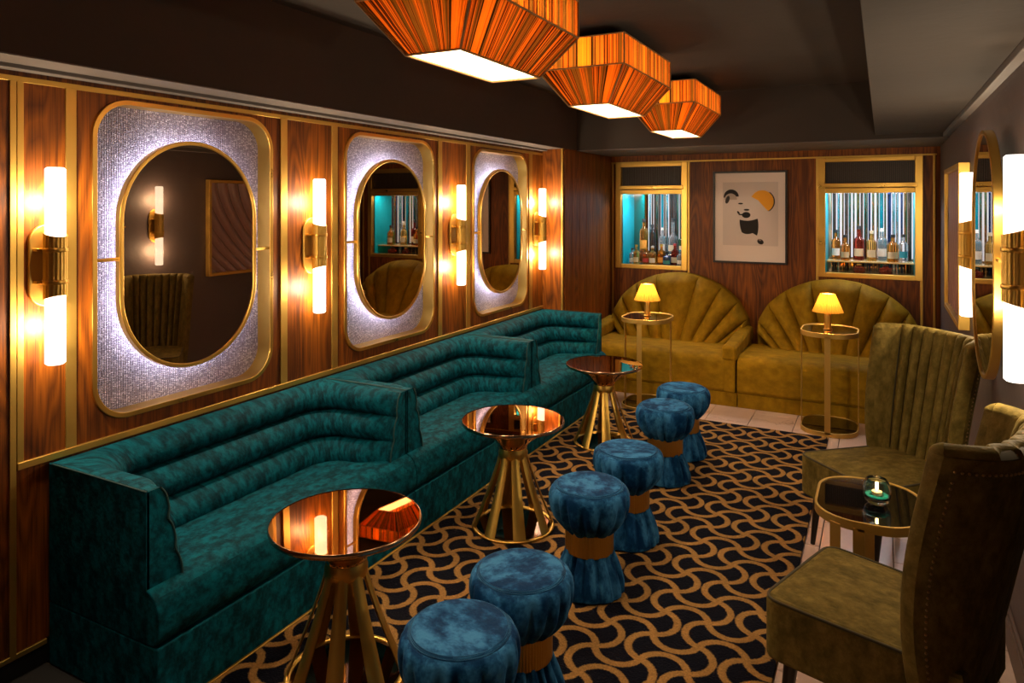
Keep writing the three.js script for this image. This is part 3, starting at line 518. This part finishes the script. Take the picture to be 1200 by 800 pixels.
{
  const sh = thing('glass_shelf', 'thin glass shelf of whisky bottles in the niche by the plain wall', 'shelf', [(NRt[0] + NRt[1]) / 2, 1.122, -(DB + 0.245)]);
  part('plate', rb(NRt[1] - NRt[0] - 0.006, 0.012, 0.28, 0, 0.006, 0, 0.002, 1), Ph({ color: C(0.85, 0.66, 0.28), transmission: 0.45, thickness: 0, roughness: 0.25 }), sh);
  const gr = 'bottles in the niche by the plain wall', y = 1.1345, B = (x, dd, h, r, ...a) => bottle(lerp(NRt[0], NRt[1], x), DB + dd, y, h, r, ...a);
  B(0.10, 0.30, 0.27, 0.040, 'amber', 'white', 'black', 'amber bottle with white label at the turquoise side of the niche', gr);
  B(0.22, 0.17, 0.23, 0.038, 'amber', 'cream', 'black', 'squat amber bottle with cream label and black cap, on the glass shelf', gr, 0.55);
  B(0.375, 0.28, 0.31, 0.046, 'red', 'cream', 'black', 'tall round shouldered dark amber bottle with cream label, on the glass shelf', gr, 0.55);
  B(0.525, 0.20, 0.27, 0.040, 'gold', 'cream', 'cream', 'golden whisky bottle with cream label and pale cap', gr);
  B(0.645, 0.30, 0.29, 0.042, 'clear', 'white', 'white', 'clear bottle with white label, behind the golden whisky bottle', gr);
  B(0.765, 0.16, 0.24, 0.046, 'amber', 'cream', 'black', 'stout amber bottle with large cream label and black stopper', gr, 0.6);
  B(0.885, 0.28, 0.24, 0.038, 'clear', 'teal', 'black', 'clear bottle with dark teal label, last on the glass shelf', gr);
  bottle(lerp(NRt[0], NRt[1], 0.385), DB + 0.11, OY[0] - 0.01, 0.085, 0.048, 'red', null, 'brass', 'small round amber decanter under the glass shelf, below the tall bottle', gr, 0.62);
  bottle(lerp(NRt[0], NRt[1], 0.685), DB + 0.11, OY[0] - 0.01, 0.085, 0.055, 'red', null, 'black', 'wide dark red decanter under the glass shelf, below the stout bottle', gr, 0.62);
  const gl = 'bottles in the niche beside the framed print', yl = OY[0] - 0.009, A = (x, dd, h, r, ...a) => bottle(lerp(NL[0], NL[1], x), DB + dd, yl, h, r, ...a);
  const rs = thing('bottle_riser', 'low mirrored riser at the back of the niche beside the framed print', 'riser', [(NL[0] + NL[1]) / 2 + 0.04, yl, -(DB + 0.29)]);
  part('step', rb(0.50, 0.10, 0.13, 0, 0.051, 0, 0.003), M.mirror, rs);
  const Ar = (x, h, r, ...a) => bottle(lerp(NL[0], NL[1], x), DB + 0.29, yl + 0.102, h, r, ...a);
  Ar(0.24, 0.36, 0.046, 'amber', 'orange', 'black', 'tall amber bottle with bright orange label beside turquoise side', gl, 0.62);
  Ar(0.385, 0.30, 0.034, 'dark', null, 'black', 'slim black bottle next to the orange labelled bottle', gl, 0.7);
  Ar(0.56, 0.27, 0.036, 'clear', 'white', 'white', 'clear bottle with white label on the mirrored riser', gl);
  Ar(0.735, 0.37, 0.050, 'clear', 'cream', 'black', 'broad clear bottle with dark neck and cream label', gl, 0.42);
  Ar(0.89, 0.24, 0.034, 'green', 'cream', 'black', 'short green bottle at the frame side of the riser', gl);
  A(0.10, 0.17, 0.16, 0.034, 'clear', 'white', 'black', 'small clear bottle with white label against turquoise side', gl);
  A(0.20, 0.11, 0.20, 0.032, 'gold', 'cream', 'brass', 'slim golden bottle with brass cap in the front row', gl);
  A(0.335, 0.17, 0.17, 0.038, 'amber', 'red', 'brass', 'amber bottle with red label in the front row', gl);
  A(0.47, 0.12, 0.19, 0.036, 'gold', 'white', 'white', 'golden bottle with white label and white cap in the front row', gl);
  A(0.60, 0.16, 0.21, 0.040, 'amber', 'orange', 'brass', 'amber bottle with orange label in the front row', gl);
  A(0.715, 0.11, 0.14, 0.042, 'navy', 'teal', 'black', 'squat navy bottle in the front row', gl);
  A(0.82, 0.17, 0.22, 0.038, 'red', 'cream', 'red', 'dark red bottle with red cap in the front row', gl);
  A(0.93, 0.12, 0.16, 0.034, 'clear', 'white', 'teal', 'clear bottle with teal cap at the frame side of the front row', gl);
}

// ------------------------------------------------------------------ cocktail tables
function cocktail(X, d, turn, label) {
  const t = thing('cocktail_table', label, 'table', [X, 0.012, -d], turn, 'brass hourglass cocktail tables');
  part('top', lathe([[0.001, 0.526], [0.246, 0.526], [0.2575, 0.530], [0.259, 0.534], [0.2575, 0.538], [0.001, 0.538]], 96), M.bronzeMirror, t, 'bronze mirror glass top');
  part('rim', lathe([[0.252, 0.520], [0.2595, 0.522], [0.262, 0.531], [0.2595, 0.5395], [0.2565, 0.5395]], 96), M.bronzeEdge, t);
  part('upper_cone', lathe([[0.069, 0.395], [0.075, 0.415], [0.10, 0.44], [0.15, 0.475], [0.205, 0.508], [0.225, 0.522]], 64), M.bronzeMirror, t, 'polished bronze cone under the top');
  part('neck_ring', lathe([[0.066, 0.35], [0.0745, 0.352], [0.0745, 0.378], [0.071, 0.381], [0.071, 0.399], [0.066, 0.402]], 48), M.brassPol, t);
  const n = 8, prof = (v) => { const y = lerp(0.362, 0.008, v), r = 0.0725 + 0.132 * Math.pow(v, 1.15); return [r, y]; };
  for (let k = 0; k < n; k++) {
    const a0 = (k + 0.5) / n * 2 * Math.PI;
    const face = (off, flip) => grid(8, 14, (u, v) => { const [r, y] = prof(v), w = lerp(0.019, 0.031, v), s = (flip ? 1 - u : u) * 2 - 1, rr = r + off - 0.006 * s * s; return [rr * Math.sin(a0) + s * w * Math.cos(a0), y, rr * Math.cos(a0) - s * w * Math.sin(a0)]; });
    part('strap', [face(0.002, false), face(-0.002, true)], M.brassStrap, t);
  }
  part('base_plate', lathe([[0.001, 0.006], [0.188, 0.006], [0.19, 0.0015], [0.001, 0.0015]], 64), M.bronzeDark, t, 'dark bronze mirror base plate');
  part('base_ring', lathe([[0.188, 0.001], [0.208, 0.001], [0.2095, 0.006], [0.207, 0.012], [0.19, 0.012], [0.188, 0.001]], 64), M.brassPol, t);
}
cocktail(-1.655, 1.90, 0.1, 'brass hourglass table with bronze mirror top at the banquette bay with the bare end');
cocktail(-1.665, 3.17, 0.25, 'brass hourglass table with bronze mirror top at the middle banquette bay');
cocktail(-1.69, 4.56, 0.05, 'brass hourglass table with bronze mirror top at the banquette bay next to the mustard sofa');

// ------------------------------------------------------------------ blue pouf stools
const ribBump = tex(256, 8, (u) => { const c = 0.5 + 0.5 * Math.cos(u * 2 * Math.PI * 64); return [c, c, c]; }, 1, 1, false);
const bandMat = S({ color: C(0.52, 0.335, 0.085), metalness: 1, roughness: 0.3, bumpMap: ribBump, bumpScale: 0.0012 });
function stool(X, d, seed, ordinal) {
  const t = thing('pouf_stool', `blue crushed velvet pouf stool with ribbed brass waist, ${ordinal}`, 'stool', [X, 0.0122, -d], seed * 1.3, 'blue pouf stools in a row on the rug');
  const q = rngOf(seed * 97 + 5), folds = []; for (let i = 0; i < 15; i++) folds.push([q() * 0.5 + i, 0.5 + q() * 0.9]);
  const fold = (a) => { const p = ((a / (2 * Math.PI)) % 1 + 1) % 1 * 15; let m = 0; for (const [c, w] of folds) { let e = Math.abs(p - c); e = Math.min(e, 15 - e); m -= w * Math.exp(-e * e / 0.03); } return m; };
  const sub = (prof, amp) => grid(240, 26, (u, v) => { const a = u * 2 * Math.PI, [r, y, k] = prof(v), rr = r * (1 + amp * k * fold(a)) * (1 + 0.012 * Math.sin(3 * a + seed)); return [rr * Math.sin(a), y + 0.004 * k * Math.sin(5 * a + seed * 2), rr * Math.cos(a)]; }, (u, v) => [u * 0.95 + seed * 0.13, v * 0.25]);
  const spl = (pts) => (v) => { const f = v * (pts.length - 1), i = Math.min(pts.length - 2, Math.floor(f)), s = f - i, p = [pts[Math.max(0, i - 1)], pts[i], pts[i + 1], pts[Math.min(pts.length - 1, i + 2)]]; return [0, 1, 2].map(c => { const [a, b, d2, e] = p.map(z => z[c]); return 0.5 * (2 * b + (d2 - a) * s + (2 * a - 5 * b + 4 * d2 - e) * s * s + (3 * b - a - 3 * d2 + e) * s * s * s); }); };
  part('skirt', sub(spl([[0.09, 0.004, 0.2], [0.142, 0.004, 0.3], [0.150, 0.02, 0.6], [0.144, 0.06, 1], [0.128, 0.11, 1.2], [0.110, 0.15, 1.3], [0.102, 0.172, 1], [0.09, 0.178, 0.3]]), 0.125), M.blue, t);
  part('waist_band', lathe([[0.09, 0.165], [0.1015, 0.165], [0.103, 0.169], [0.103, 0.256], [0.1015, 0.26], [0.09, 0.26]], 72), bandMat, t);
  part('cushion', sub(spl([[0.088, 0.252, 0.2], [0.104, 0.254, 0.9], [0.135, 0.285, 1.3], [0.160, 0.32, 1.1], [0.171, 0.36, 0.8], [0.172, 0.395, 0.4], [0.164, 0.422, 0.12], [0.148, 0.436, 0.0], [0.141, 0.432, 0]]), 0.125), M.blue, t);
  const tp = part('seat_top', metric(lathe([[0.1435, 0.430], [0.1425, 0.438], [0.135, 0.444], [0.1, 0.447], [0.05, 0.445], [0.001, 0.444]], 64), seed * 0.17, seed * 0.11), M.blue, t);
  part('piping', new THREE.TorusGeometry(0.1435, 0.0028, 8, 72).rotateX(Math.PI / 2).translate(0, 0.4365, 0), M.blue, tp);
}
[[-1.058, 1.69], [-1.047, 2.05], [-1.108, 2.81], [-1.10, 3.30], [-1.143, 4.12], [-1.15, 4.565]].forEach(([x, d], i) => stool(x, d, i + 1, ['sixth counted from the mustard sofa', 'fifth counted from the mustard sofa', 'fourth counted from the mustard sofa', 'third counted from the mustard sofa', 'second counted from the mustard sofa', 'nearest the mustard sofa'][i]));

// ------------------------------------------------------------------ oval side tables, lamps, candle
function oval(w, l, cls = THREE.Shape) { return roundRect(w, l, w / 2 - 0.03, 0, 0, cls); }
function ovalTable(X, d, h, label, posts, w = 0.385, l = 0.45) {
  const t = thing('side_table', label, 'side table', [X, 0, -d], 0, 'oval brass side tables with black glass');
  const tray = (y, hh) => { const o = oval(w, l); o.holes.push(oval(w - 0.018, l - 0.018, THREE.Path)); part('tray_rim', extr(o, hh, 0.002, 28).rotateX(-Math.PI / 2).translate(0, y, 0), M.brassSatin, t); part('glass_top', extr(oval(w - 0.017, l - 0.017), 0.012, 0, 28).rotateX(-Math.PI / 2).translate(0, y + hh - 0.016, 0), M.blackGlass, t, 'black glass plate'); };
  tray(h - 0.035, 0.035); tray(0.0005, 0.032);
  for (const [x, z, a] of posts) part('post', rb(0.04, h - 0.04, 0.006, 0, (h - 0.03) / 2 + 0.012, 0, 0.002, 2).rotateY(a).translate(x, 0, z), M.brassSatin, t);
}
const P3 = [[0, 0.222, 0], [-0.1905, 0, Math.PI / 2], [0.1905, 0, Math.PI / 2]];
ovalTable(-1.70, 5.60, 0.73, 'tall oval brass side table before the mustard sofa beside the banquette', P3);
ovalTable(-0.345, 5.645, 0.73, 'tall oval brass side table before the mustard sofa behind the wing chairs', P3);
ovalTable(-0.05, 3.06, 0.5, 'low oval brass side table between the two olive wing chairs', [[-0.105, 0.214, -0.47], [-0.026, 0.232, 0], [0.1815, 0, Math.PI / 2], [0, -0.232, 0]], 0.37, 0.47);
const shadeMat = Ph({ color: C(0.86, 0.42, 0.06), transmission: 0.075, thickness: 0, roughness: 1, side: THREE.DoubleSide, specularIntensity: 0.1 });
function tableLamp(X, d, y, label) {
  const t = thing('table_lamp', label, 'table lamp', [X, y, -d], 0, 'small brass lamps with pleated shades');
  part('base', lathe([[0.001, 0], [0.030, 0], [0.031, 0.005], [0.026, 0.010], [0.024, 0.016], [0.024, 0.12], [0.018, 0.126], [0.001, 0.126]], 32), M.brassPol, t);
  part('shade', grid(160, 1, (u, v) => { const a = u * 2 * Math.PI, r = lerp(0.102, 0.046, v) + 0.0045 * Math.cos(u * 2 * Math.PI * 32); return [r * Math.sin(a), lerp(0.130, 0.262, v), r * Math.cos(a)]; }), shadeMat, t, 'pleated yellow fabric shade');
  part('diffuser', cyl(0.043, 0.043, 0.004, 0, 0.256, 0, 28), glow(C(1, 0.92, 0.75), 1.6), t);
  part('bulb', new THREE.SphereGeometry(0.018, 16, 12).translate(0, 0.175, 0), glow(WARMER, 6), t);
  const L = new THREE.PointLight(C(1, 0.66, 0.28), LIGHT.lamp, 0, 2); L.position.set(0, 0.195, 0); L.castShadow = true; L.name = 'bulb_light'; t.add(L);
}
tableLamp(-1.705, 5.61, 0.7275, 'small brass lamp with yellow pleated shade on the side table beside the banquette');
tableLamp(-0.355, 5.62, 0.7275, 'small brass lamp with yellow pleated shade on the side table behind the wing chairs');
{
  const t = thing('candle_holder', 'round clear glass votive with teal base and lit candle on the low side table', 'candle', [-0.02, 0.4975, -3.045]);
  const o = [[0.001, 0.001], [0.030, 0.001], [0.042, 0.012], [0.049, 0.035], [0.050, 0.055], [0.045, 0.078], [0.036, 0.094]], inn = [[0.032, 0.094], [0.041, 0.077], [0.0455, 0.055], [0.0445, 0.037], [0.036, 0.018], [0.001, 0.014]];
  part('glass_cup', lathe([...o, ...inn], 40), Ph({ color: C(0.85, 0.95, 0.96), transmission: 1, thickness: 0.01, roughness: 0.05, ior: 1.45 }), t);
  part('teal_base', lathe([[0.001, 0.0155], [0.034, 0.0185], [0.042, 0.034], [0.001, 0.034]], 32), glassOf([0.02, 0.42, 0.45], 0.6), t, 'teal tinted base of the glass');
  part('wax', cyl(0.018, 0.018, 0.012, 0, 0.0405, 0, 24), S({ color: C(0.5, 0.42, 0.3), roughness: 0.5 }), t);
  part('flame', lathe([[0.0005, 0], [0.0035, 0.004], [0.0045, 0.009], [0.003, 0.017], [0.0004, 0.024]], 12).scale(1.3, 1.1, 1.3).translate(0, 0.049, 0), glow(C(1, 0.62, 0.2), 22), t);
  const L = new THREE.PointLight(C(1, 0.6, 0.22), LIGHT.candle, 0, 2); L.position.set(0, 0.07, 0); L.castShadow = true; L.shadow.radius = 0.3; L.name = 'flame_light'; t.add(L);
}

// ------------------------------------------------------------------ olive wing chairs
function wingChair(fx, fd, cx, cd, label) {          // facing (fx, fd); front edge centre (cx, cd)
  const n = Math.hypot(fx, fd); fx /= n; fd /= n;
  const t = thing('wing_chair', label, 'chair', [cx - fx * 0.28, 0, -(cd - fd * 0.28)], Math.atan2(fx, -fd), 'olive velvet wing chairs');
  const H0 = 0.20, H1 = 1.01;
  const plan = (tt, v, off) => {                    // tt -1..1 across, v 0..1 up, off outward
    const h = lerp(H0, H1, v), Wd = lerp(0.180, 0.236, Math.pow(v, 0.8)), zb = lerp(-0.17, -0.335, Math.pow(v, 0.95)), zw = lerp(-0.175, -0.225, v) + 0.065 * Math.sin(Math.PI * clamp(v * 0.95 + 0.02)) * (1 - 0.35 * v);
    const P = (a) => [Wd * Math.sin(a * 1.25) / Math.sin(1.25), lerp(zb, zw, Math.pow(Math.abs(a), 3.2))];
    const p = P(tt), e = 0.01, p0 = P(Math.max(-1, tt - e)), p1 = P(Math.min(1, tt + e)); let nx = p1[1] - p0[1], nz = -(p1[0] - p0[0]); const m = Math.hypot(nx, nz); nx /= m; nz /= m;
    return [p[0] + nx * off, h, p[1] + nz * off];
  };
  const th = 0.062, flutes = [-1, -0.70, -0.5, -0.3, -0.1, 0.1, 0.3, 0.5, 0.70, 1];
  for (let k = 0; k < 9; k++) part(k === 0 || k === 8 ? 'wing_panel' : 'back_channel', grid(10, 26, (u, v) => {
    const gp = 0.013 * (1 - sstep(0.74, 0.86, v)), a = lerp(flutes[k] + (k ? gp : 0), flutes[k + 1] - (k < 8 ? gp : 0), u), wing = k === 0 || k === 8;
    const b = (wing ? 0.008 : 0.028) * Math.pow(Math.max(0, 1 - (2 * u - 1) ** 2), 0.5), vv = Math.min(1, v / 0.84), p = clamp((v - 0.84) / 0.16) * Math.PI, mid = (th - b) / 2;
    const bb = b * (1 - 0.65 * sstep(0.72, 0.92, v)), q = plan(a, vv, mid - (mid + bb) * Math.cos(p)); q[1] += (0.026 + 0.25 * bb) * Math.sin(p); return q;
  }, (u, v) => [lerp(flutes[k], flutes[k + 1], u) * 0.35, v * 0.8]), M.olive, t);
  const ob = part('outer_back', grid(60, 20, (u, v) => plan(1 - 2 * u, v, th), (u, v) => [u * 0.9, v * 0.8]), M.olive, t);
  part('seam_backing', grid(40, 16, (u, v) => { const vv = Math.min(1, v / 0.84), p = clamp((v - 0.84) / 0.16) * Math.PI, q = plan(2 * u - 1, vv, th / 2 - (th / 2 - 0.006) * Math.cos(p)); q[1] += 0.018 * Math.sin(p); return q; }), M.pipingOlive, t);
  for (const s of [-1, 1]) part('wing_edge', grid(8, 24, (u, v) => { const p = plan(s, v, lerp(0, th, u)); return [p[0], p[1], p[2] + 0.034 * Math.sin(Math.PI * u)]; }, (u, v) => [u * 0.08, v * 0.8]), M.olive, t);
  for (const s of [-1, 1]) part('wing_cap', grid(8, 5, (u, v) => { const a = u * Math.PI, k = 1 - v, p = plan(s, 1, th / 2 - (th / 2 + (s ? 0 : 0)) * Math.cos(a)); return [p[0], p[1] + 0.026 * Math.sin(a) * k, p[2] + 0.034 * Math.sin(a) * (1 - k * k)]; }, (u, v) => [u * 0.08, v * 0.05]), M.olive, t);
  const nails = [], nail = (p) => { const g = new THREE.SphereGeometry(0.0042, 6, 4); g.translate(...p); nails.push(g); };
  for (let i = 0; i <= 52; i++) nail(plan(lerp(-0.93, 0.93, i / 52), 0.955, th + 0.001));
  for (const s of [-1, 1]) for (let i = 0; i < 44; i++) nail(plan(s * 0.93, lerp(0.02, 0.94, i / 44), th + 0.001));
  const nm = part('nailhead_trim', nails, S({ color: C(0.42, 0.26, 0.10), metalness: 1, roughness: 0.3 }), ob, 'row of small brass nailheads'); nm.userData.kind = 'stuff';
  // seat block, narrower at the front, with piping
  const out = []; const sx = (z) => lerp(0.222, 0.245, clamp((z + 0.25) / 0.53));
  const sh = new THREE.Shape(); const r = 0.05, wf = 0.242, wb = 0.215; sh.moveTo(-wb, -0.26); sh.lineTo(wb, -0.26); sh.lineTo(wf, 0.28 - r); sh.quadraticCurveTo(wf, 0.28, wf - r, 0.28); sh.lineTo(-wf + r, 0.28); sh.quadraticCurveTo(-wf, 0.28, -wf, 0.28 - r); sh.closePath();
  const g = extr(sh, 0.19, 0.014, 10); g.rotateX(Math.PI / 2).translate(0, 0.43, 0); metric(g);
  const dome = grid(16, 16, (u, v) => { const z = lerp(-0.25, 0.262, v), x = (2 * u - 1) * (lerp(wb, wf, (z + 0.26) / 0.54) - 0.016) * (z > 0.24 ? 0.93 : 1); return [x, 0.4295 + 0.016 * (1 - (2 * u - 1) ** 2) * (1 - (2 * v - 1) ** 4), z]; }, (u, v) => [u * 0.45, v * 0.5]);
  const st = part('seat', [g, dome], M.olive, t);
  const pp = []; for (const p of sh.getPoints(8)) if (p.y > -0.2) pp.push([p.x * 0.985, 0.427, p.y - 0.004]);
  part('piping', tube([[wb + 0.004, 0.427, -0.16], ...pp.filter(p => p[2] > -0.2), [-wb - 0.004, 0.427, -0.16]], 0.0045, 90), M.pipingOlive, st);
  for (const [x, z, ox, oz] of [[-0.185, 0.21, -0.004, 0.03], [0.185, 0.21, 0.004, 0.03], [-0.16, -0.19, -0.03, -0.09], [0.16, -0.19, 0.03, -0.09]]) part('leg', bar([x + ox, 0.0005, z + oz], [x, 0.25, z], 0.011, 0.021, 14), M.darkWood, t);
}
wingChair(-0.717, -0.697, -0.197, 3.53, 'olive velvet wing chair showing its fluted front, by the mustard sofa');
wingChair(-0.945, 0.33, -0.255, 2.53, 'olive velvet wing chair showing its studded dark back, facing the other wing chair');

scene.traverse(o => { if (o.isMesh) { o.castShadow = true; o.receiveShadow = true; } });
renderer.render(scene, camera);
